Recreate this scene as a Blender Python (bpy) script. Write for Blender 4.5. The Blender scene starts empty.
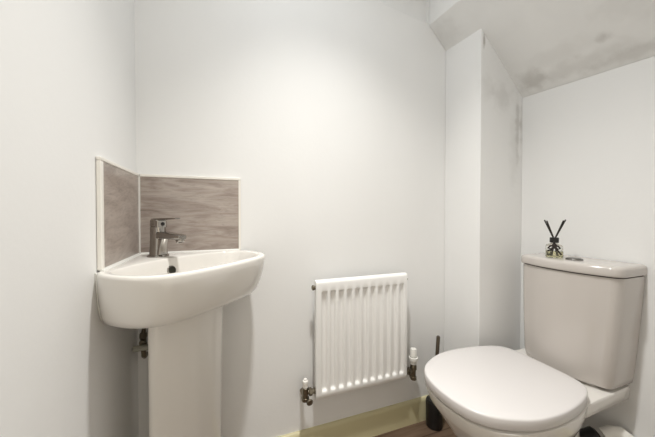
import bpy, bmesh, math, random
from mathutils import Vector, Matrix
random.seed(4)
PI = math.pi
C = bpy.context.scene.collection
SC = bpy.context.scene

# ---------------------------------------------------------------- room measures (metres)
XL, XR, YB, YBOX, XBOX = -0.280, 1.237, 1.05, 0.852, 0.987
YF, HC, CAMZ = -0.32, 2.36, 0.967
def slope_z(x, y): return 1.486 + (XR - x) * 1.0 + (y - YBOX) * 0.08

# ---------------------------------------------------------------- materials
def new_mat(name, col, rough=0.5, metal=0.0, spec=0.5, coat=0.0, trans=0.0, ior=1.45):
    m = bpy.data.materials.new(name); m.use_nodes = True
    b = m.node_tree.nodes['Principled BSDF']
    b.inputs['Base Color'].default_value = (*col, 1)
    b.inputs['Roughness'].default_value = rough
    b.inputs['Metallic'].default_value = metal
    b.inputs['Specular IOR Level'].default_value = spec
    b.inputs['Coat Weight'].default_value = coat
    b.inputs['Transmission Weight'].default_value = trans
    b.inputs['IOR'].default_value = ior
    return m

def noise_col(m, c1, c2, scale=(1, 1, 1), nscale=3.0, detail=3.0, lo=0.35, hi=0.65, dist=0.0, bump=0.0, bscale=200):
    nt = m.node_tree; N, L = nt.nodes, nt.links; b = N['Principled BSDF']
    g = N.new('ShaderNodeNewGeometry'); mp = N.new('ShaderNodeMapping'); mp.inputs['Scale'].default_value = scale
    n = N.new('ShaderNodeTexNoise'); n.inputs['Scale'].default_value = nscale
    n.inputs['Detail'].default_value = detail; n.inputs['Distortion'].default_value = dist
    r = N.new('ShaderNodeValToRGB')
    r.color_ramp.elements[0].position = lo; r.color_ramp.elements[0].color = (*c1, 1)
    r.color_ramp.elements[1].position = hi; r.color_ramp.elements[1].color = (*c2, 1)
    L.new(g.outputs['Position'], mp.inputs['Vector']); L.new(mp.outputs[0], n.inputs['Vector'])
    L.new(n.outputs['Fac'], r.inputs['Fac']); L.new(r.outputs['Color'], b.inputs['Base Color'])
    if bump:
        n2 = N.new('ShaderNodeTexNoise'); n2.inputs['Scale'].default_value = bscale; n2.inputs['Detail'].default_value = 2
        bp = N.new('ShaderNodeBump'); bp.inputs['Strength'].default_value = bump; bp.inputs['Distance'].default_value = 0.002
        L.new(g.outputs['Position'], n2.inputs['Vector'])
        L.new(n2.outputs['Fac'], bp.inputs['Height']); L.new(bp.outputs[0], b.inputs['Normal'])
    return r

M = {}
M['wall'] = new_mat('white wall paint', (.80, .79, .76), .55, spec=.3)
noise_col(M['wall'], (.86, .857, .846), (.88, .877, .868), (1, 1, .45), 2.2, 4, bump=.12, bscale=90)
M['ceiling'] = new_mat('ceiling paint', (.8, .8, .78), .8, spec=.2)
# scuffed paint on the underside of the stairs
M['soffit'] = new_mat('scuffed white paint', (.74, .74, .72), .7, spec=.2)
def scuff_paint(m, spots, c1, c2, nscale, col=(.42, .40, .37, 1)):
    r = noise_col(m, c1, c2, (1, 1, 1), nscale, 5, .3, .7, .4, bump=.15, bscale=60)
    nt = m.node_tree; N, L = nt.nodes, nt.links; b = N['Principled BSDF']
    g = N.new('ShaderNodeNewGeometry')
    prev = r.outputs['Color']
    for c, rad, s in spots:      # centre, radii, strength
        sub = N.new('ShaderNodeVectorMath'); sub.operation = 'SUBTRACT'; sub.inputs[1].default_value = c
        dv = N.new('ShaderNodeVectorMath'); dv.operation = 'DIVIDE'; dv.inputs[1].default_value = rad
        ln = N.new('ShaderNodeVectorMath'); ln.operation = 'LENGTH'
        n = N.new('ShaderNodeTexNoise'); n.inputs['Scale'].default_value = 26; n.inputs['Detail'].default_value = 4
        ad = N.new('ShaderNodeMath'); ad.operation = 'MULTIPLY_ADD'; ad.inputs[1].default_value = 2.0; ad.inputs[2].default_value = -1.0
        a2 = N.new('ShaderNodeMath'); a2.operation = 'ADD'
        mr = N.new('ShaderNodeMapRange'); mr.interpolation_type = 'SMOOTHSTEP'
        mr.inputs['From Min'].default_value = 1.6; mr.inputs['From Max'].default_value = .2
        mr.inputs['To Min'].default_value = 0; mr.inputs['To Max'].default_value = s
        mx = N.new('ShaderNodeMix'); mx.data_type = 'RGBA'
        mx.inputs[7].default_value = col
        L.new(g.outputs['Position'], sub.inputs[0]); L.new(sub.outputs[0], dv.inputs[0]); L.new(dv.outputs[0], ln.inputs[0])
        L.new(g.outputs['Position'], n.inputs['Vector']); L.new(n.outputs['Fac'], ad.inputs[0])
        L.new(ln.outputs['Value'], a2.inputs[0]); L.new(ad.outputs[0], a2.inputs[1]); L.new(a2.outputs[0], mr.inputs['Value'])
        L.new(mr.outputs[0], mx.inputs[0]); L.new(prev, mx.inputs[6]); prev = mx.outputs[2]
    L.new(prev, b.inputs['Base Color'])
scuff_paint(M['soffit'], [((1.151, .534, 1.547), (.016, .018, .02), .40), ((1.19, .78, 1.525), (.04, .05, .04), .38),
    ((1.20, .64, 1.51), (.028, .17, .03), .22), ((1.215, .50, 1.48), (.02, .12, .02), .30), ((.945, 1.0, 1.79), (.05, .06, .05), .16),
    ((1.15, .66, 1.56), (.03, .10, .04), .12), ((1.10, .46, 1.60), (.05, .07, .06), .12)],
    (.85, .85, .84), (.90, .90, .89), 6)
M['boxpaint'] = new_mat('white wall paint with scuffs', (.86, .85, .83), .55, spec=.3)
scuff_paint(M['boxpaint'], [((1.003, .852, 1.695), (.006, .03, .03), .75), ((1.03, .852, 1.50), (.035, .03, .05), .13), ((1.11, .852, 1.47), (.05, .03, .05), .22),
    ((1.205, .852, 1.36), (.012, .03, .12), .42), ((1.228, .852, 1.36), (.006, .03, .09), .45), ((1.19, .852, 1.25), (.03, .03, .15), .14)],
    (.86, .857, .846), (.88, .877, .868), 2.2)

M['skirt'] = new_mat('cream gloss paint', (.63, .575, .36), .35)
M['crack'] = new_mat('dark joint', (.35, .34, .32), .9)
M['trim'] = new_mat('white plastic trim', (.88, .85, .79), .35)
M['caulk'] = new_mat('white silicone', (.85, .84, .80), .4)
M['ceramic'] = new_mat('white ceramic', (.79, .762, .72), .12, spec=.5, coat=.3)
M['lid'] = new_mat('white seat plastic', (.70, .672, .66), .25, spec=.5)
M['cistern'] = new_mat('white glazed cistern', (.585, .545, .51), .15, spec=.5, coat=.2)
M['enamel'] = new_mat('white radiator enamel', (.90, .89, .87), .3)
M['chrome'] = new_mat('chrome', (.38, .36, .335), .12, 1)
M['button'] = new_mat('brushed chrome', (.25, .24, .23), .35, 1)
M['brass'] = new_mat('tarnished brass', (.24, .21, .16), .3, 1)
M['whiteplastic'] = new_mat('white plastic', (.85, .83, .78), .35)
M['black'] = new_mat('black plastic', (.015, .014, .013), .35)
M['reed'] = new_mat('black reed', (.03, .024, .02), .8)
M['bronze'] = new_mat('dark metal handle', (.14, .115, .085), .35, .7)
M['glass'] = new_mat('clear glass', (.96, .97, .93), .03, trans=1.0, ior=1.35)
M['oil'] = new_mat('pale yellow oil', (.93, .90, .62), .05, trans=.85, ior=1.3)
M['hole'] = new_mat('dark void', (.02, .018, .01), .6)
M['fitting'] = new_mat('grey plastic fitting', (.45, .44, .38), .45)
M['door'] = new_mat('white door paint', (.8, .79, .76), .4)

# stone-look tile: soft wavy veins
def tile_mat(name, side):
    m = new_mat(name, (.4, .34, .29), .28, spec=.5)
    nt = m.node_tree; N, L = nt.nodes, nt.links; b = N['Principled BSDF']
    g = N.new('ShaderNodeNewGeometry'); mp = N.new('ShaderNodeMapping')
    if side:
        mp.inputs['Rotation'].default_value = (R(-38), 0, 0)
        mp.inputs['Scale'].default_value = (1, 2.2, 7)
    else:
        mp.inputs['Scale'].default_value = (2.6, 1, 13)
        mp.inputs['Rotation'].default_value = (0, R(3), 0)
    n = N.new('ShaderNodeTexNoise'); n.inputs['Scale'].default_value = 2.6; n.inputs['Detail'].default_value = 7
    n.inputs['Distortion'].default_value = .9; n.inputs['Roughness'].default_value = .6
    r = N.new('ShaderNodeValToRGB'); e = r.color_ramp.elements
    e[0].position = .28; e[0].color = (.27, .215, .185, 1)
    e[1].position = .74; e[1].color = (.52, .455, .41, 1)
    x = e.new(.45); x.color = (.385, .325, .288, 1)
    x = e.new(.55); x.color = (.44, .38, .34, 1)
    L.new(g.outputs['Position'], mp.inputs['Vector']); L.new(mp.outputs[0], n.inputs['Vector'])
    n2 = N.new('ShaderNodeTexNoise'); n2.inputs['Scale'].default_value = 4.2; n2.inputs['Detail'].default_value = 5; n2.inputs['Distortion'].default_value = 1.6
    mp2 = N.new('ShaderNodeMapping'); mp2.inputs['Scale'].default_value = (1, 1, 2.4) if side else (.6, 1, 2.3)
    L.new(mp.outputs[0], mp2.inputs['Vector']); L.new(mp2.outputs[0], n2.inputs['Vector'])
    ab = N.new('ShaderNodeMath'); ab.operation = 'SUBTRACT'; ab.inputs[1].default_value = .5
    a3 = N.new('ShaderNodeMath'); a3.operation = 'ABSOLUTE'
    mr = N.new('ShaderNodeMapRange'); mr.inputs['From Min'].default_value = 0; mr.inputs['From Max'].default_value = .045; mr.inputs['To Min'].default_value = .80; mr.inputs['To Max'].default_value = 1.0
    mu = N.new('ShaderNodeMix'); mu.data_type = 'RGBA'; mu.blend_type = 'MULTIPLY'; mu.inputs[0].default_value = 1
    L.new(n2.outputs['Fac'], ab.inputs[0]); L.new(ab.outputs[0], a3.inputs[0]); L.new(a3.outputs[0], mr.inputs['Value'])
    L.new(n.outputs['Fac'], r.inputs['Fac']); L.new(r.outputs['Color'], mu.inputs[6]); L.new(mr.outputs[0], mu.inputs[7]); L.new(mu.outputs[2], b.inputs['Base Color'])
    return m
def R(d): return math.radians(d)
M['tile_b'] = tile_mat('stone tile', False)
M['tile_l'] = tile_mat('stone tile slanted veins', True)

# wood-effect floor
m = new_mat('wood floor', (.2, .13, .08), .42)
nt = m.node_tree; N, L = nt.nodes, nt.links; b = N['Principled BSDF']
g = N.new('ShaderNodeNewGeometry'); mp = N.new('ShaderNodeMapping'); mp.inputs['Scale'].default_value = (1.5, 22, 1)
n = N.new('ShaderNodeTexNoise'); n.inputs['Scale'].default_value = 2.2; n.inputs['Detail'].default_value = 6; n.inputs['Distortion'].default_value = .4
r = N.new('ShaderNodeValToRGB'); e = r.color_ramp.elements
e[0].position = .3; e[0].color = (.085, .050, .032, 1); e[1].position = .7; e[1].color = (.20, .135, .092, 1)
br = N.new('ShaderNodeTexBrick'); br.inputs['Scale'].default_value = 1; br.inputs['Brick Width'].default_value = 1.2; br.inputs['Row Height'].default_value = .12
br.inputs['Mortar Size'].default_value = .0012; br.inputs['Color1'].default_value = (1, 1, 1, 1); br.inputs['Color2'].default_value = (.8, .8, .8, 1); br.inputs['Mortar'].default_value = (.3, .3, .3, 1)
mu = N.new('ShaderNodeMix'); mu.data_type = 'RGBA'; mu.blend_type = 'MULTIPLY'; mu.inputs[0].default_value = 1
L.new(g.outputs['Position'], mp.inputs['Vector']); L.new(mp.outputs[0], n.inputs['Vector']); L.new(n.outputs['Fac'], r.inputs['Fac'])
L.new(g.outputs['Position'], br.inputs['Vector']); L.new(r.outputs['Color'], mu.inputs[6]); L.new(br.outputs['Color'], mu.inputs[7]); L.new(mu.outputs[2], b.inputs['Base Color'])
M['floor'] = m

# ---------------------------------------------------------------- mesh helpers (geometry in world coordinates unless noted)
def box(bm, a, b_):
    vs = [bm.verts.new((x, y, z)) for x in (a[0], b_[0]) for y in (a[1], b_[1]) for z in (a[2], b_[2])]
    for f in ((0, 1, 3, 2), (4, 6, 7, 5), (0, 4, 5, 1), (2, 3, 7, 6), (0, 2, 6, 4), (1, 5, 7, 3)):
        bm.faces.new([vs[i] for i in f])

def loft(bm, rings, cap0=True, cap1=True):
    rr = [[bm.verts.new(p) for p in r] for r in rings]
    k = len(rr[0])
    for a, b_ in zip(rr, rr[1:]):
        for i in range(k):
            bm.faces.new((a[i], a[(i + 1) % k], b_[(i + 1) % k], b_[i]))
    if cap0: bm.faces.new(rr[0][::-1])
    if cap1: bm.faces.new(rr[-1])

def frame(axis):
    a = Vector(axis).normalized()
    t = Vector((0, 0, 1)) if abs(a.z) < .9 else Vector((1, 0, 0))
    u = a.cross(t).normalized(); v = a.cross(u)
    return a, u, v

def lathe(bm, base, axis, prof, n=28):
    """prof: list of (distance along axis, radius)"""
    base = Vector(base); a, u, v = frame(axis)
    loft(bm, [[base + a * d + (u * math.cos(2 * PI * i / n) + v * math.sin(2 * PI * i / n)) * max(r, 1e-5) for i in range(n)] for d, r in prof])

def tube(bm, pts, rad, n=12):
    pts = [Vector(p) for p in pts]; rings = []
    _, u, v = frame(pts[1] - pts[0])
    for i, p in enumerate(pts):
        d = (pts[min(i + 1, len(pts) - 1)] - pts[max(i - 1, 0)]).normalized()
        u = (u - d * u.dot(d)).normalized(); v = d.cross(u)
        rings.append([p + (u * math.cos(2 * PI * k / n) + v * math.sin(2 * PI * k / n)) * rad for k in range(n)])
    loft(bm, rings)

def obj(name, bm, mat, parent=None, smooth=True, bevel=0, seg=3, angle=35, merge=True):
    if merge: bmesh.ops.remove_doubles(bm, verts=bm.verts, dist=1e-6)
    bmesh.ops.recalc_face_normals(bm, faces=bm.faces)
    if smooth:
        for f in bm.faces: f.smooth = True
        lim = R(angle)
        for ed in bm.edges:
            if len(ed.link_faces) == 2 and ed.calc_face_angle(0) > lim: ed.smooth = False
    me = bpy.data.meshes.new(name)
    off = Vector((0, 0, 0))
    if parent is not None: off = wloc(parent)
    else:
        xs = [v.co for v in bm.verts]
        off = Vector((sum(c.x for c in xs) / len(xs), sum(c.y for c in xs) / len(xs), min(c.z for c in xs)))
    bmesh.ops.translate(bm, verts=bm.verts, vec=-off)
    bm.to_mesh(me); bm.free()
    o = bpy.data.objects.new(name, me); C.objects.link(o)
    o.data.materials.append(mat if not isinstance(mat, str) else M[mat])
    if parent is not None: o.parent = parent
    else: o.location = off
    if bevel:
        md = o.modifiers.new('bevel', 'BEVEL'); md.width = bevel; md.segments = seg; md.limit_method = 'ANGLE'; md.angle_limit = R(30)
        md.harden_normals = False
        for p in me.polygons: p.use_smooth = True
        md.harden_normals = True
    return o

def wloc(o):
    v = Vector(o.location)
    while o.parent: o = o.parent; v += Vector(o.location)
    return v

def thing(name, label, cat, loc, group=None):
    o = bpy.data.objects.new(name, None); C.objects.link(o); o.location = loc
    o.empty_display_size = .05
    o['label'] = label; o['category'] = cat
    if group: o['group'] = group
    return o
def struct(name, bm, mat, **k):
    k.setdefault('smooth', False)
    o = obj(name, bm, mat, **k); o['kind'] = 'structure'; return o
def BM(): return bmesh.new()

# ---------------------------------------------------------------- the room
T = .1
bm = BM(); box(bm, (XL - T, YF - T, -T), (XR + T, YB + T, 0)); struct('floor', bm, 'floor')
bm = BM(); box(bm, (XL - T, YF - T, HC), (XR + T, YB + T, HC + T)); struct('ceiling', bm, 'ceiling')
bm = BM(); box(bm, (XL - T, YF - T, 0), (XL, YB + T, HC)); struct('wall_left', bm, 'wall')
# back wall: lower part stands 12 mm proud of the upper part; the ledge line climbs gently to the left
XJ = .887; ZJ = 1.863; sl = -.13
bm = BM()
zl = ZJ + (XL - XJ) * sl
def wallpoly(bm, prof, x0, x1, f=None):
    a = [bm.verts.new((x0, y, z)) for y, z in prof(x0)]; b_ = [bm.verts.new((x1, y, z)) for y, z in prof(x1)]
    k = len(a)
    for i in range(k): bm.faces.new((a[i], a[(i + 1) % k], b_[(i + 1) % k], b_[i]))
    bm.faces.new(a); bm.faces.new(b_[::-1])
def prof(x):
    z = ZJ + (min(x, XJ) - XJ) * sl
    return [(YB, 0), (YB, z - .006), (YB + .004, z), (YB + .016, z + .004), (YB + .016, HC), (YB + T, HC), (YB + T, 0)]
wallpoly(bm, prof, XL, XJ)
def prof2(x): return [(YB, 0), (YB, HC), (YB + T, HC), (YB + T, 0)]
wallpoly(bm, prof2, XJ, XR)
struct('wall_back', bm, 'wall')
bm = BM(); box(bm, (XR, YF - T, 0), (XR + T, YB + T, HC)); struct('wall_right', bm, 'wall')
# front wall with the doorway the picture is taken from
DX0, DX1, DH = -.12, .44, 2.02
bm = BM()
box(bm, (XL, YF - T, 0), (DX0, YF, HC)); box(bm, (DX1, YF - T, 0), (XR, YF, HC)); box(bm, (DX0, YF - T, DH), (DX1, YF, HC))
struct('wall_front', bm, 'wall', merge=False)
for nme, a, b_ in (('trim_1', (DX0, YF - T - .01, 0), (DX0 + .025, YF + .01, DH)), ('trim_2', (DX1 - .025, YF - T - .01, 0), (DX1, YF + .01, DH)),
                   ('trim_3', (DX0 + .025, YF - T - .01, DH - .025), (DX1 - .025, YF + .01, DH))):
    bm = BM(); box(bm, a, b_); struct(nme, bm, 'door')
# boxed-in corner column, top cut by the slope
bm = BM()
c = [(XBOX, YBOX), (XR, YBOX), (XR, YB), (XBOX, YB)]
lo = [bm.verts.new((x, y, 0)) for x, y in c]; hi = [bm.verts.new((x, y, slope_z(x, y) + .003)) for x, y in c]
for i in range(4): bm.faces.new((lo[i], lo[(i + 1) % 4], hi[(i + 1) % 4], hi[i]))
bm.faces.new(lo[::-1]); bm.faces.new(hi)
struct('wall_box', bm, 'boxpaint', smooth=True, bevel=.003, seg=2)
# underside of the stairs: slope with a vertical bulkhead above its upper edge
bm = BM()
def sp(y): return [(XJ, y, slope_z(XJ, y)), (XR, y, slope_z(XR, y)), (XR, y, HC), (XJ, y, HC)]
a = [bm.verts.new(p) for p in sp(YF)]; b_ = [bm.verts.new(p) for p in sp(YB)]
for i in range(4): bm.faces.new((a[i], a[(i + 1) % 4], b_[(i + 1) % 4], b_[i]))
bm.faces.new(a); bm.faces.new(b_[::-1])
struct('ceiling_slope', bm, 'soffit', smooth=True, bevel=.004, seg=2)
# skirting boards
def skirt(name, p0, p1, nrm):
    p0, p1, nrm = Vector((*p0, 0)), Vector((*p1, 0)), Vector((*nrm, 0)); bm = BM(); t = .015; h = .105
    pr = [(0, 0), (t, 0), (t, h - .014), (t - .002, h - .007), (t - .007, h - .001), (t - .010, h), (0, h)]
    a = [bm.verts.new(p0 + nrm * d + Vector((0, 0, z))) for d, z in pr]; b_ = [bm.verts.new(p1 + nrm * d + Vector((0, 0, z))) for d, z in pr]
    k = len(a)
    for i in range(k): bm.faces.new((a[i], a[(i + 1) % k], b_[(i + 1) % k], b_[i]))
    bm.faces.new(a[::-1]); bm.faces.new(b_)
    struct(name, bm, 'skirt', smooth=True)
skirt('baseboard_back', (XL, YB), (XBOX, YB), (0, -1))
skirt('baseboard_left', (XL, YF), (XL, YB - .015), (1, 0))
skirt('baseboard_right', (XR, YF), (XR, YBOX), (-1, 0))
skirt('baseboard_box', (XBOX - .015, YBOX), (XR - .015, YBOX), (0, -1))
skirt('baseboard_box_side', (XBOX, YBOX), (XBOX, YB - .015), (-1, 0))

# ---------------------------------------------------------------- corner splashback: two tiles with white edge trims
ZT0, ZT1 = .839, 1.094
TT = .009
t = thing('splashback_tile', 'grey-brown stone-look tile with level veins on the wall behind the tap', 'tile', (XL + .16, YB, ZT0))
bm = BM(); box(bm, (XL + TT + .004, YB - TT, ZT0 + .004), (.036, YB - .0005, ZT1 - .004)); obj('tile', bm, 'tile_b', t, smooth=False)
bm = BM(); box(bm, (XL + TT + .004, YB - TT - .002, ZT1 - .004), (.044, YB - .0005, ZT1 + .005)); o = obj('top_trim', bm, 'trim', t, bevel=.002)
bm = BM(); box(bm, (.036, YB - TT - .002, ZT0), (.044, YB - .0005, ZT1 - .004)); obj('edge_trim', bm, 'trim', t, bevel=.002)
bm = BM(); box(bm, (XL + TT + .004, YB - TT - .001, ZT0 - .001), (.036, YB - .0005, ZT0 + .004)); obj('sealant_bead', bm, 'caulk', t, bevel=.001)
t = thing('splashback_tile', 'grey-brown stone-look tile with slanting veins on the left wall beside the tap', 'tile', (XL, YB - .16, ZT0))
bm = BM(); box(bm, (XL + .0005, .772, ZT0 + .004), (XL + TT, YB - .0005, ZT1 - .004)); obj('tile', bm, 'tile_l', t, smooth=False)
bm = BM(); box(bm, (XL + .0005, .757, ZT1 - .004), (XL + TT + .002, YB - .0005, ZT1 + .005)); obj('top_trim', bm, 'trim', t, bevel=.002)
bm = BM(); box(bm, (XL + .0005, .757, ZT0), (XL + TT + .002, .772, ZT1 - .004)); obj('edge_trim', bm, 'trim', t, bevel=.003)
bm = BM(); box(bm, (XL + .0005, .772, ZT0 - .001), (XL + TT + .001, YB - .012, ZT0 + .004)); obj('sealant_bead', bm, 'caulk', t, bevel=.001)
bm = BM(); box(bm, (XL + TT, YB - TT - .004, ZT0 + .004), (XL + TT + .004, YB - TT, ZT1 - .004)); obj('corner_sealant', bm, 'caulk', t, smooth=False)

# ---------------------------------------------------------------- corner wash basin on its pedestal
def uv(u, v, z): return (XL + .0015 + u, YB - .0015 - v, z)
def cr(pts, n=10, closed=False):
    out = []; k = len(pts)
    rng = range(k) if closed else range(k - 1)
    for i in rng:
        if closed: p = [pts[(i + j - 1) % k] for j in range(4)]
        else: p = [pts[max(i - 1, 0)], pts[i], pts[i + 1], pts[min(i + 2, k - 1)]]
        for s in range(n):
            t_ = s / n
            out.append(tuple(.5 * (2 * p[1][d] + (p[2][d] - p[0][d]) * t_ + (2 * p[0][d] - 5 * p[1][d] + 4 * p[2][d] - p[3][d]) * t_ ** 2 + (3 * p[1][d] - p[0][d] - 3 * p[2][d] + p[3][d]) * t_ ** 3) for d in range(len(p[0]))))
    if not closed: out.append(tuple(pts[-1]))
    return out
half = [(.0, .318), (.019, .345), (.054, .370), (.098, .389), (.144, .392), (.182, .379), (.219, .353), (.254, .322)]
left_half = [(.0, .300), (.018, .328), (.053, .360), (.097, .385), (.144, .391)] + half[5:]
front = cr(left_half + [(.289, .289)] + [(b, a) for a, b in half[::-1]])
outer_poly = front + [(0.0, 0.0)]
inner_pts = [(.030, .312), (.062, .347), (.102, .368), (.142, .371), (.186, .352), (.233, .315), (.272, .272)]
ip = inner_pts + [(b, a) for a, b in inner_pts[-2::-1]] + [(.308, .040), (.268, .034), (.215, .055), (.160, .092), (.122, .122), (.092, .160), (.055, .215), (.034, .268)]
inner_poly = cr(ip, 8, True)
CU = (.180, .180)
def radial(poly, n=96):
    res = []
    for i in range(n):
        a = 2 * PI * i / n; d = (math.cos(a), math.sin(a)); best = 0
        for j in range(len(poly)):
            p, q = poly[j], poly[(j + 1) % len(poly)]
            ex, ey = q[0] - p[0], q[1] - p[1]; det = d[0] * (-ey) + d[1] * ex
            if abs(det) < 1e-12: continue
            wx, wy = p[0] - CU[0], p[1] - CU[1]
            tt = (wx * (-ey) + wy * ex) / det; s = (d[0] * wy - d[1] * wx) / det
            if tt > 0 and -1e-6 <= s <= 1 + 1e-6: best = max(best, tt)
        res.append((CU[0] + d[0] * best, CU[1] + d[1] * best))
    return res
ro, ri = radial(outer_poly), radial(inner_poly)
def clampuv(p): return (max(p[0], 0), max(p[1], 0))
def scale_c(r, k, z):      # shrink towards the wall corner
    return [uv(*clampuv((p[0] * k, p[1] * k)), z) for p in r]
def inset(r, d, z):        # shrink towards the bowl centre
    out = []
    for p in r:
        vx, vy = p[0] - CU[0], p[1] - CU[1]; l = math.hypot(vx, vy); out.append(uv(CU[0] + vx * (l - d) / l, CU[1] + vy * (l - d) / l, z))
    return out
def scale_b(r, k, z):
    return [uv(CU[0] + (p[0] - CU[0]) * k, CU[1] + (p[1] - CU[1]) * k, z) for p in r]
ZR = .838
basin = thing('wash_basin', 'white ceramic corner wash basin on a tall pedestal under the tap', 'basin', (XL + .17, YB - .17, 0))
bm = BM()
rings = [scale_c(ro, .74, .706), scale_c(ro, .80, .707), scale_c(ro, .86, .711), scale_c(ro, .905, .718), scale_c(ro, .938, .734), scale_c(ro, .962, .757), scale_c(ro, .980, .785), scale_c(ro, .992, .812),
         scale_c(ro, .999, .829), inset(ro, .0015, ZR - .003), inset(ro, .004, ZR - .0006), inset(ro, .008, ZR)]
rings += [scale_b(ri, 1.02, ZR), scale_b(ri, 1.0, ZR - .001), scale_b(ri, .985, ZR - .005), scale_b(ri, .96, ZR - .02), scale_b(ri, .91, ZR - .05), scale_b(ri, .82, ZR - .08), scale_b(ri, .66, ZR - .105), scale_b(ri, .42, ZR - .118), scale_b(ri, .12, ZR - .122)]
loft(bm, rings)
obj('bowl', bm, 'ceramic', basin, angle=60)
# overflow hole in the bowl wall under the tap, and the waste at the bottom
dd = Vector((1, -1, 0)).normalized()
ov = Vector(uv(.120, .133, ZR - .038)) 
bm = BM(); lathe(bm, ov - dd * .008, (dd + Vector((0, 0, .25))), [(0, .014), (.0105, .014), (.0125, .0125), (.0125, .0115), (.008, .0115)]); o = obj('overflow_ring', bm, 'chrome', basin); o['label'] = 'chrome overflow ring'
bm = BM(); lathe(bm, ov - dd * .008, (dd + Vector((0, 0, .25))), [(0, .0114), (.0105, .0114)]); o2 = obj('overflow_hole', bm, 'hole', basin); o2['label'] = 'dark overflow hole'
bm = BM(); lathe(bm, uv(CU[0], CU[1], ZR - .1225), (0, 0, 1), [(0, .024), (.003, .024), (.004, .02), (.006, .016), (.007, .001)]); obj('drain_plug', bm, 'chrome', basin)
# pedestal: tall open-backed shell, softly curved front with a narrow raised edge on each side
def ped_ring(z, s, e):
    hp = [(.088, .2545), (.095, .260), (.108, .260), (.130, .250), (.155, .234), (.180, .214)]
    fr = cr(hp + [(.198, .198)] + [(b, a) for a, b in hp[::-1]], 4)
    c0 = (.168, .168)
    back = [(.245, .092), (.16, .074), (.062, .054), (.054, .062), (.074, .16), (.092, .245)]
    pl = fr + back
    return [uv(c0[0] + (u - c0[0]) * s + e, c0[1] + (v - c0[1]) * s + e, z) for u, v in pl]
bm = BM()
loft(bm, [ped_ring(z, s, e) for z, s, e in ((0, 1.04, 0), (.012, 1.04, 0), (.02, 1.0, 0), (.10, .97, -.004), (.3, .965, -.004), (.5, .975, -.002), (.64, .995, 0), (.704, 1.0, 0))])
obj('pedestal', bm, 'ceramic', basin, angle=28)

# sealant along the left side of the basin
bm = BM(); tube(bm, [uv(.002, .298, .836), uv(.003, .297, .80), uv(.003, .288, .755), uv(.003, .276, .725), uv(.004, .256, .709)], .0045, 8)
o = obj('sealant_bead', bm, 'caulk', basin)
bm = BM(); tube(bm, [uv(.012, .300, ZR + .0005), uv(.012, .012, ZR + .0005), uv(.318, .012, ZR + .0005)], .0042, 8); obj('sealant_bead', bm, 'caulk', basin)

# ---------------------------------------------------------------- mixer tap
tap = thing('mixer_tap', 'chrome single-lever mixer tap standing on the corner of the white basin', 'tap', uv(.076, .080, ZR))
tb = Vector(uv(.076, .080, ZR))
zz = Vector((0, 0, 1)); sd = zz.cross(dd)
def oriented(bm, secs):
    """secs: (centre, half width sideways, half height along nrm, nrm)  lofted rounded rectangles"""
    rings = []
    for c_, hw, hh, nrm in secs:
        c_ = Vector(c_); nrm = Vector(nrm).normalized(); ring = []
        for i in range(20):
            a = 2 * PI * i / 20; ca, sa = math.cos(a), math.sin(a)
            ring.append(c_ + sd * hw * math.copysign(abs(ca) ** .45, ca) + nrm * hh * math.copysign(abs(sa) ** .45, sa))
        rings.append(ring)
    loft(bm, rings)
bm = BM(); lathe(bm, tb, zz, [(0, .030), (.003, .030), (.006, .027), (.007, .020)]); obj('base_flange', bm, 'chrome', tap)
bm = BM(); lathe(bm, tb + zz * .006, zz, [(0, .0245), (.004, .0235), (.05, .0215), (.084, .0215), (.086, .020)]); 
oriented(bm, [(tb + zz * .008 + dd * .012, .016, .016, dd), (tb + zz * .025 + dd * .012, .014, .014, dd), (tb + zz * .045 + dd * .018, .012, .014, dd), (tb + zz * .055 + dd * .022, .012, .014, dd)])
obj('body', bm, 'chrome', tap, merge=False)
bm = BM()
oriented(bm, [(tb + zz * .066 + dd * .005, .0165, .012, zz), (tb + zz * .066 + dd * .04, .0155, .0105, zz), (tb + zz * .064 + dd * .08, .0145, .0085, zz), (tb + zz * .063 + dd * .108, .014, .007, zz), (tb + zz * .063 + dd * .112, .012, .005, zz)])
sp_ = obj('spout', bm, 'chrome', tap)
bm = BM(); lathe(bm, tb + zz * .059 + dd * .098, -zz * 1.0 + dd * .35, [(0, .0115), (.010, .0115), (.012, .010), (.012, .007), (.009, .007)]); obj('aerator', bm, 'chrome', sp_)
bm = BM(); lathe(bm, tb + zz * .092, zz, [(0, .0205), (.001, .0215), (.016, .0215), (.021, .020), (.023, .016)])
oriented(bm, [(tb + zz * .090 + dd * .010, .017, .012, dd), (tb + zz * .110 + dd * .010, .017, .012, dd)])
lev = obj('lever_head', bm, 'chrome', tap, merge=False)
bm = BM(); oriented(bm, [(tb + zz * .113 - dd * .012, .014, .004, zz), (tb + zz * .115 + dd * .02, .014, .004, zz), (tb + zz * .1165 + dd * .06, .0125, .003, zz), (tb + zz * .1175 + dd * .088, .010, .002, zz), (tb + zz * .1178 + dd * .091, .008, .001, zz)])
obj('lever', bm, 'chrome', tap)
bm = BM(); lathe(bm, tb + zz * .100 + dd * .0205, dd, [(0, .0055), (.003, .0055), (.0035, .004)]); o = obj('temperature_mark', bm, 'black', lev)

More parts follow.
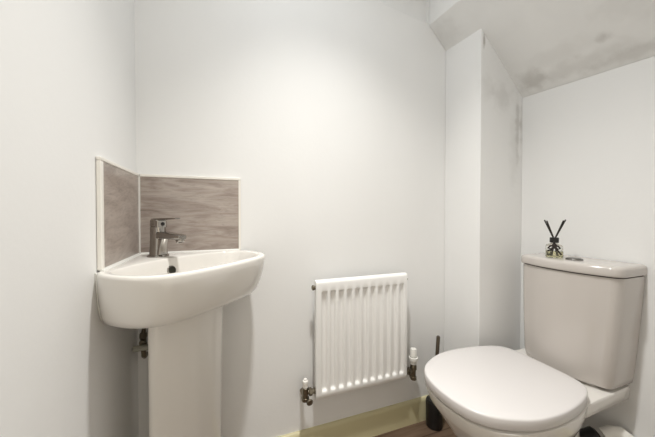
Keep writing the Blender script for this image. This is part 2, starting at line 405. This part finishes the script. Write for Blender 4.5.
# waste pipe and isolating valve behind the pedestal
px_, py_ = XL + .024, YB - .034
bm = BM(); tube(bm, [(px_, YB - .001, .505), (px_, py_ + .012, .507), (px_, py_ + .003, .514), (px_, py_, .53), (px_, py_, .545)], .007); tube(bm, [(px_, py_, .585), (px_ + .006, py_ - .004, .63), (px_ + .03, py_ - .02, .68), (px_ + .04, py_ - .025, .715)], .006); pipe = obj('supply_pipe', bm, 'brass', basin, merge=False)
bm = BM(); lathe(bm, (px_, py_, .543), zz, [(0, .011), (.012, .011), (.014, .009), (.03, .009), (.032, .011), (.045, .011)], 6)
tube(bm, [(px_, py_, .566), (px_, py_ - .022, .566)], .007, 10); obj('valve', bm, 'brass', pipe, merge=False)
bm = BM(); tube(bm, [(px_ - .020, py_ - .028, .553), (px_ + .024, py_ - .028, .553)], .009, 12); o = obj('valve_handle', bm, 'fitting', pipe); o['label'] = 'grey plastic valve handle'

# ---------------------------------------------------------------- radiator
RX0, RX1, RZ0, RZ1, RY = .311, .722, .262, .715, .977
rad = thing('radiator', 'small white panel radiator with vertical flutes hung low on the back wall', 'radiator', ((RX0 + RX1) / 2, YB - .04, RZ0))
NF = 11; pitch = (.693 - .345) / 10
nx = 11 * 16
def groove(x):
    # flutes: recessed channels between raised ribs
    ph = (x - .345) / pitch
    k = round(ph)
    if k < 0 or k > 10: return 0.0
    d = abs(ph - k)
    w = .27; e_ = .10
    if d < w - e_: return 1
    if d > w + e_: return 0
    s = (w + e_ - d) / (2 * e_); return s * s * (3 - 2 * s)
def vert_fac(z):
    def sm(s): s = max(0, min(1, s)); return s * s * (3 - 2 * s)
    return sm((z - (RZ0 + .024)) / .010) * sm(((RZ1 - .040) - z) / .009)
xs = [RX0] + [RX0 + .004 + (RX1 - RX0 - .008) * i / nx for i in range(nx + 1)] + [RX1]
zs = [RZ0, RZ0 + .004, RZ0 + .018] + [RZ0 + .024 + .0025 * i for i in range(5)] + [RZ0 + .04, RZ0 + .2, RZ0 + .35] + [RZ1 - .049 + .0025 * i for i in range(5)] + [RZ1 - .012, RZ1 - .008, RZ1 - .0045, RZ1 - .0016, RZ1]
top_r = {RZ1 - .012: 0, RZ1 - .008: .0008, RZ1 - .0045: .0028, RZ1 - .0016: .0062, RZ1: .011, RZ0: .004}
bm = BM(); grid = []
for z in zs:
    row = []
    for i, x in enumerate(xs):
        y = RY + .011 * groove(x) * vert_fac(z) + top_r.get(z, 0)
        if i == 0 or i == len(xs) - 1: y += .003
        row.append(bm.verts.new((x, y, z)))
    grid.append(row)
for a, b_ in zip(grid, grid[1:]):
    for i in range(len(xs) - 1): bm.faces.new((a[i], a[i + 1], b_[i + 1], b_[i]))
def yb(z): return RY + .022
backg = [[bm.verts.new((x, RY + .022, z)) for x in (xs[0], xs[-1])] for z in (zs[0], zs[-1])]
bm.faces.new([backg[0][0], backg[0][1], backg[1][1], backg[1][0]])
bm.faces.new(grid[0][::-1] + [backg[0][0], backg[0][1]][:2]) if False else bm.faces.new([backg[0][0]] + grid[0] + [backg[0][1]])
bm.faces.new([backg[1][0]] + grid[-1] + [backg[1][1]])
bm.faces.new([r_[0] for r_ in grid] + [backg[1][0], backg[0][0]])
bm.faces.new([r_[-1] for r_ in grid] + [backg[1][1], backg[0][1]])
obj('front_panel', bm, 'enamel', rad, angle=50)
bm = BM()
k = 24; 
pts = []
for i in range(k + 1):
    x = RX0 + .035 + (RX1 - RX0 - .07) * i / k; pts.append((x, RY + .0225 if i % 2 else RY + .050))
for (x0, y0), (x1, y1) in zip(pts, pts[1:]):
    vs = [bm.verts.new(p) for p in ((x0, y0, RZ0 + .05), (x1, y1, RZ0 + .05), (x1, y1, RZ1 - .04), (x0, y0, RZ1 - .04))]; bm.faces.new(vs)
o = obj('convector_fins', bm, 'enamel', rad, smooth=False)
md = o.modifiers.new('solid', 'SOLIDIFY'); md.thickness = .0008
for x in (RX0 + .07, RX1 - .09):
    bm = BM(); box(bm, (x, RY + .022, RZ0 + .07), (x + .02, YB, RZ1 - .06)); obj('wall_bracket', bm, 'enamel', rad, smooth=False)
for x, s in ((RX0 + .001, -1), (RX1 - .001, 1)):
    bm = BM(); tube(bm, [(x + s * .0, RY + .014, RZ1 - .027), (x + s * .006, RY + .014, RZ1 - .027)], .0075, 6)
    lathe(bm, (x + s * .006, RY + .014, RZ1 - .027), (s, 0, 0), [(0, .010), (.006, .010), (.008, .007)] if s < 0 else [(0, .006), (.001, .006)], 16)
    o = obj('air_valve', bm, 'brass', rad, merge=False); o['label'] = 'small brass end plug'
# lockshield valve, left
VY = RY + .014
lx = .272
bm = BM()
tube(bm, [(RX0 + .002, VY, .292), (lx, VY, .292)], .0085, 14)
lathe(bm, (RX0 - .001, VY, .292), (-1, 0, 0), [(0, .012), (.004, .012), (.005, .009), (.012, .009), (.013, .0145), (.024, .0145), (.025, .010)], 6)
lathe(bm, (lx, VY, .262), zz, [(0, .013), (.004, .0145), (.012, .0145), (.013, .011), (.026, .011), (.028, .0125), (.050, .0125), (.052, .009)], 16)
lathe(bm, (lx, VY, .267), (0, 1, 0), [(0, .013), (.012, .013), (.013, .0075), (YB - VY - .002, .0075)], 12)
lathe(bm, (lx + .013, VY - .012, .262), (0, -1, 0), [(0, .011), (.004, .013), (.008, .009)], 12)
lv = obj('lockshield_valve', bm, 'brass', rad, merge=False); lv['label'] = 'dark brass valve at lower left'
bm = BM(); lathe(bm, (lx, VY, .314), zz, [(0, .0105), (.012, .0105), (.016, .0115), (.024, .0105), (.027, .007), (.031, .0065), (.032, .004)], 16)
obj('valve_cap', bm, 'whiteplastic', lv)
# thermostatic valve, right
tx = .764
bm = BM()
tube(bm, [(RX1 - .002, VY, .283), (tx, VY, .283)], .0085, 14)
lathe(bm, (RX1 + .001, VY, .283), (1, 0, 0), [(0, .012), (.004, .012), (.005, .009), (.012, .009), (.013, .0145), (.024, .0145), (.025, .010)], 6)
lathe(bm, (tx, VY, .240), zz, [(0, .008), (.002, .0135), (.014, .0135), (.015, .0105), (.045, .0105), (.047, .0145), (.060, .0145), (.072, .010)], 16)
lathe(bm, (tx, VY, .250), (0, 1, 0), [(0, .012), (.012, .012), (.013, .0075), (YB - VY - .002, .0075)], 12)
tv = obj('thermostatic_valve', bm, 'brass', rad, merge=False); tv['label'] = 'dark brass valve at lower right'
bm = BM()
lathe(bm, (tx, VY, .310), zz, [(0, .013), (.003, .0155), (.016, .0155), (.018, .020), (.030, .020), (.032, .0155), (.036, .0145), (.064, .0135), (.067, .012), (.068, .008)], 24)
th = obj('valve_head', bm, 'whiteplastic', tv)
bm = BM(); lathe(bm, (tx, VY, .342), zz, [(0, .0158), (.003, .0158)], 24); obj('dial_ring', bm, 'fitting', th)

# ---------------------------------------------------------------- toilet
YC = .636
wc = thing('toilet', 'white close-coupled toilet with closed lid under the sloping ceiling', 'toilet', (.95, YC, 0))
def half_outline(cp):   # control points (x, halfwidth) from nose to back -> closed ring
    near = cr(cp, 6)
    far = [(x, -h) for x, h in near[::-1] if abs(h) > 1e-9]
    return near + far
seat_cp = [(.588, 0), (.592, .045), (.606, .090), (.636, .127), (.682, .155), (.745, .177), (.825, .1825), (.905, .175), (.975, .158), (1.018, .133), (1.034, .095), (1.038, .04), (1.039, 0)]
seat = half_outline(seat_cp)
def ring_off(o_, d, z, cx=.815, yc=YC):
    out = []
    for x, h in o_:
        l = math.hypot(x - cx, h); out.append((cx + (x - cx) * (l - d) / l, yc - h * (l - d) / l, z))
    return out
ZS = .447
bm = BM()
loft(bm, [ring_off(seat, .006, ZS - .0315), ring_off(seat, .001, ZS - .031), ring_off(seat, 0, ZS - .029), ring_off(seat, 0, ZS - .006), ring_off(seat, .0008, ZS - .003), ring_off(seat, .0025, ZS - .0012), ring_off(seat, .006, ZS - .0002), ring_off(seat, .03, ZS + .001), ring_off(seat, .09, ZS + .002), ring_off(seat, .15, ZS + .0025)])
obj('lid', bm, 'lid', wc, angle=60)
bm = BM()
loft(bm, [ring_off(seat, .024, ZS - .0385), ring_off(seat, .022, ZS - .038), ring_off(seat, .022, ZS - .032), ring_off(seat, .016, ZS - .0345)])
obj('seat', bm, 'lid', wc, angle=60)
# pan: rim, bowl and foot in one casting with the shelf running back to the wall
def pan_ring(z, nose, wid, xw, back, bw, neck=.0):
    """half outline: nose x, max half width at xw, then to shelf half width bw at back"""
    cp = [(nose, 0), (nose + .005, wid * .26), (nose + .020, wid * .52), (nose + .052, wid * .74), (nose + .105, wid * .90), (xw - .03, wid * .985), (xw + .04, wid), (xw + .12, wid * .955), (xw + .175, wid * (.86 - neck)), (1.02 if back > 1.1 else back - .05, bw + .004), (back - .012 if back > 1.1 else back - .02, bw), (back, bw * .93), (back, 0)]
    ring = cr(cp[:-2], 5) + [(back, bw * .93), (back, bw * .5), (back, 0)]
    far = [(x, -h) for x, h in ring[::-1] if abs(h) > 1e-9]
    return [(x, YC - h + (z < .39) * 0, z) for x, h in ring + far]
WB = XR - .002
bm = BM()
loft(bm, [pan_ring(0, .725, .105, .84, 1.13, .10), pan_ring(.02, .725, .105, .84, 1.13, .10), pan_ring(.05, .740, .094, .84, 1.12, .088), pan_ring(.14, .740, .094, .83, 1.11, .084),
          pan_ring(.20, .715, .106, .82, 1.10, .084), pan_ring(.26, .675, .128, .815, 1.09, .088), pan_ring(.31, .642, .150, .812, 1.09, .095), pan_ring(.340, .622, .164, .81, 1.12, .118), pan_ring(.358, .610, .171, .81, 1.18, .136),
          pan_ring(.366, .605, .174, .81, WB, .144), pan_ring(.398, .594, .179, .81, WB, .147), pan_ring(.406, .594, .179, .81, WB, .147), pan_ring(.408, .597, .176, .81, WB, .145)])
obj('pan', bm, 'ceramic', wc, angle=45)
# raised shelf under the cistern
YK = .612
bm = BM()
def shelf(z, hw, x0, r_=.02):
    p = [(x0, hw - r_), (x0 + r_ * .3, hw - r_ * .3), (x0 + r_, hw), (WB, hw)]
    return [(x, YC - h, z) for x, h in p] + [(x, YC + h, z) for x, h in p[::-1]]
loft(bm, [shelf(.4075, .112, 1.11), shelf(.4154, .112, 1.11)])
obj('cistern_shelf', bm, 'ceramic', wc, angle=40)
# hinges
for s in (-1, 1):
    bm = BM(); tube(bm, [(1.040, YC + s * .075 - .02, .424), (1.040, YC + s * .075 + .02, .424)], .0085, 14); tube(bm, [(1.040, YC + s * .075, .4075), (1.040, YC + s * .075, .424)], .007, 12)
    obj('hinge', bm, 'chrome', wc, merge=False)
# cistern
def cis(z, hw, depth, bow, r_=.032, grow=0):
    x0 = XR - .003 - depth; ring = []
    n = 8
    # near side going to the front, round the corner, bowed front, far corner
    ring.append((XR - .003, hw)); ring.append((XR - .05, hw))
    ccx = x0 + bow + r_
    for i in range(n + 1):
        a = PI / 2 * i / n; ring.append((ccx - r_ * math.sin(a), hw - r_ + r_ * math.cos(a)))
    m_ = 12; h0 = hw - r_
    for i in range(1, m_): 
        s = 1 - 2 * i / m_; ring.append((x0 + bow * (abs(s) ** 2.2), h0 * s))
    for i in range(n + 1):
        a = PI / 2 * (1 - i / n); ring.append((ccx - r_ * math.sin(a), -(hw - r_ + r_ * math.cos(a))))
    ring.append((XR - .05, -hw)); ring.append((XR - .003, -hw))
    sh = .009 * max(0, min(1, (.77 - z) / .35))
    return [(x, YK + sh - h, z) for x, h in ring]
bm = BM()
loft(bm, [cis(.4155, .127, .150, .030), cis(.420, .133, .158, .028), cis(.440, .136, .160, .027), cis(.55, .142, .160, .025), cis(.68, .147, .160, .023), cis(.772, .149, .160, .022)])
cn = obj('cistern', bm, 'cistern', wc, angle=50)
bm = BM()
loft(bm, [cis(.7725, .146, .157, .022), cis(.7755, .146, .157, .022)])  # solid slab fills the gap; its near-black colour stands for the shade
o = obj('lid_gap_shade', bm, 'hole', cn); o['label'] = 'near-black band painted as the shade under the cistern lid'
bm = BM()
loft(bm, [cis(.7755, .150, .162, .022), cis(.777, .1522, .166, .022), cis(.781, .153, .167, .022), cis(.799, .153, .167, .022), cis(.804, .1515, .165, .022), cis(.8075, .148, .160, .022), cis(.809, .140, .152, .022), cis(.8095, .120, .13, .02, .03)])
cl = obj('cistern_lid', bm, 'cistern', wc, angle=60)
bx_, by_ = 1.134, .598
bm = BM(); lathe(bm, (bx_, by_, .8094), zz, [(0, .0235), (.003, .0235), (.0045, .0225), (.0045, .020)], 32); rb = obj('button_ring', bm, 'button', cl)
bm = BM(); lathe(bm, (bx_, by_, .8100), zz, [(0, .0195), (.005, .0195), (.006, .018)], 32); obj('flush_button', bm, 'button', cl)

# white connector from the pan to the wall
bm = BM(); tube(bm, [(1.165, .525, .236), (1.182, .512, .250), (1.198, .498, .253), (1.209, .486, .243), (1.213, .479, .21), (1.211, .476, .10), (1.211, .476, .002)], .021, 20); wp = obj('waste_connector', bm, 'whiteplastic', wc, angle=60)
bm = BM(); lathe(bm, (1.105, .570, .185), (.78, -.52, .56), [(0, .034), (.072, .034), (.078, .026)], 20); o = obj('rubber_collar', bm, 'black', wp)

# ---------------------------------------------------------------- reed diffuser on the cistern
dx, dy, dz = 1.128, .657, .8096
dif = thing('reed_diffuser', 'small glass reed diffuser with black collar and black reeds on the cistern lid', 'diffuser', (dx, dy, dz))
def sq(bm, z0_secs, k=.30):
    rings = []
    for z, hw in z0_secs:
        ring = []
        for i in range(32):
            a = 2 * PI * i / 32 + R(12); ca, sa = math.cos(a - R(12)), math.sin(a - R(12))
            x = hw * math.copysign(abs(ca) ** k, ca); y = hw * math.copysign(abs(sa) ** k, sa)
            ring.append((dx + x * math.cos(R(38)) - y * math.sin(R(38)), dy + x * math.sin(R(38)) + y * math.cos(R(38)), dz + z))
        rings.append(ring)
    loft(bm, rings)
bm = BM(); sq(bm, [(0, .022), (.0015, .0245), (.040, .0245), (.046, .022), (.049, .014), (.052, .0085), (.056, .0085)], .5)
obj('bottle', bm, 'glass', dif, angle=50)
bm = BM(); sq(bm, [(.002, .0215), (.003, .0230), (.022, .0230), (.0225, .0225)], .5); obj('oil', bm, 'oil', dif, angle=50)
bm = BM(); lathe(bm, (dx, dy, dz + .054), zz, [(0, .0125), (.001, .0135), (.018, .0135), (.019, .0125)], 28); obj('collar', bm, 'black', dif)
lv_ = Vector((math.cos(R(20)), -math.sin(R(20)), 0))  # sideways as seen from the doorway
dv_ = Vector((math.sin(R(58)), math.cos(R(58)), 0)); sv_ = Vector((dv_.y, -dv_.x, 0))
# black ribbon tied round the bottle with a bow
bm = BM()
def ribbon(pts, w=.003, t_=.0009):
    pts = [Vector(p) for p in pts]; rings = []
    for i, p in enumerate(pts):
        d = (pts[min(i + 1, len(pts) - 1)] - pts[max(i - 1, 0)]).normalized(); sidev = d.cross(dv_).normalized()
        rings.append([p + sidev * w + dv_ * t_, p - sidev * w + dv_ * t_, p - sidev * w - dv_ * t_, p + sidev * w - dv_ * t_])
    loft(bm, rings)
kn = Vector((dx, dy, dz + .043)) - dv_ * .0265
def rp(s, z, f=0): return Vector((dx, dy, dz + z)) + sv_ * s - dv_ * (.0285 + f)
ribbon([rp(0, .046), rp(-.012, .044, .004), rp(-.018, .036, .005), rp(-.010, .033, .004), rp(0, .041)], .003)
ribbon([rp(0, .046), rp(.010, .044, .004), rp(.015, .037, .005), rp(.009, .033, .004), rp(0, .041)], .003)
ribbon([rp(0, .042), rp(.008, .030, .003), rp(.019, .014, .003)], .0026)
ribbon([rp(0, .042), rp(-.010, .030, .003), rp(-.020, .026, .003)], .0026)
ribbon([rp(0, .050, -.008), rp(0, .044), rp(0, .034, .001)], .007)
obj('ribbon', bm, 'reed', dif, smooth=False, merge=False)
for s, h_, yy in ((-.029, .137, 0), (-.022, .134, .004), (.031, .139, 0), (.025, .136, -.004)):
    b0 = Vector((dx, dy, dz + .006)) - sv_ * s * .30 + dv_ * yy; mid = Vector((dx, dy, dz + .07)) + sv_ * s * .08 + dv_ * yy; tp = Vector((dx, dy, dz + h_)) + sv_ * s + dv_ * yy
    bm = BM(); tube(bm, [b0, mid, tp], .0023, 8); obj('reed', bm, 'reed', dif)

# ---------------------------------------------------------------- toilet brush
bxx, byy = .884, .996
br_ = thing('toilet_brush', 'black toilet brush holder with thin dark handle in the corner behind the toilet', 'toilet brush', (bxx, byy, 0))
bm = BM(); lathe(bm, (bxx, byy, 0.0005), zz, [(0, .034), (.004, .036), (.108, .0375), (.116, .036), (.118, .030), (.118, .012)], 32); obj('holder', bm, 'black', br_)
bm = BM(); lathe(bm, (bxx, byy, .117), zz, [(0, .032), (.006, .032), (.014, .012), (.02, .008)], 24); obj('holder_lid', bm, 'black', br_)
bm = BM(); lathe(bm, (bxx, byy, .130), (.075, .0, 1), [(0, .0065), (.04, .0065), (.17, .0078), (.276, .0082), (.280, .006)], 16); obj('handle', bm, 'bronze', br_)

# ---------------------------------------------------------------- ceiling light
LX, LY = .22, .48
cl_ = thing('ceiling_light', 'round flush ceiling light over the middle of the room', 'ceiling light', (LX, LY, HC))
bm = BM(); lathe(bm, (LX, LY, HC), (0, 0, -1), [(0, .09), (.02, .09), (.024, .086)], 32); obj('light_base', bm, 'whiteplastic', cl_)
ml = new_mat('lit diffuser', (.9, .9, .9), .5); b = ml.node_tree.nodes['Principled BSDF']
b.inputs['Emission Color'].default_value = (1.0, .94, .86, 1); b.inputs['Emission Strength'].default_value = 2
bm = BM(); lathe(bm, (LX, LY, HC - .0245), (0, 0, -1), [(0, .08), (.012, .078), (.022, .06), (.028, .03), (.029, .001)], 32); obj('glass_shade', bm, ml, cl_)
for nm, ang, en, col in (('lamp_beam', 90, 112, (1.0, .975, .925)), ('lamp_spread', 165, 27, (.90, .955, 1.0))):
    ld = bpy.data.lights.new(nm, 'SPOT'); ld.spot_size = R(ang); ld.spot_blend = 1.0; ld.shadow_soft_size = .045; ld.energy = en; ld.color = col
    lo_ = bpy.data.objects.new(nm, ld); C.objects.link(lo_); lo_.location = (LX, LY, HC - .06); lo_.rotation_euler = (0, R(-7), 0)

# ---------------------------------------------------------------- world: daylight from the hall through the doorway
w = bpy.data.worlds.new('world'); SC.world = w; w.use_nodes = True
bg = w.node_tree.nodes['Background']; bg.inputs['Color'].default_value = (1.0, .90, .74, 1); bg.inputs['Strength'].default_value = 1.25

# ---------------------------------------------------------------- camera
cd = bpy.data.cameras.new('camera'); cam = bpy.data.objects.new('camera', cd); C.objects.link(cam)
cd.sensor_width = 36; cd.lens = 36 * 273 / 655; cd.clip_start = .01
cam.location = (0, 0, CAMZ); cam.rotation_euler = (R(90 - .84), 0, R(-20.03))
SC.camera = cam
SC.view_settings.view_transform = 'Standard'; SC.view_settings.look = 'None'; SC.view_settings.gamma = 1
SC.view_settings.use_curve_mapping = False
SC.view_settings.exposure = 0.0
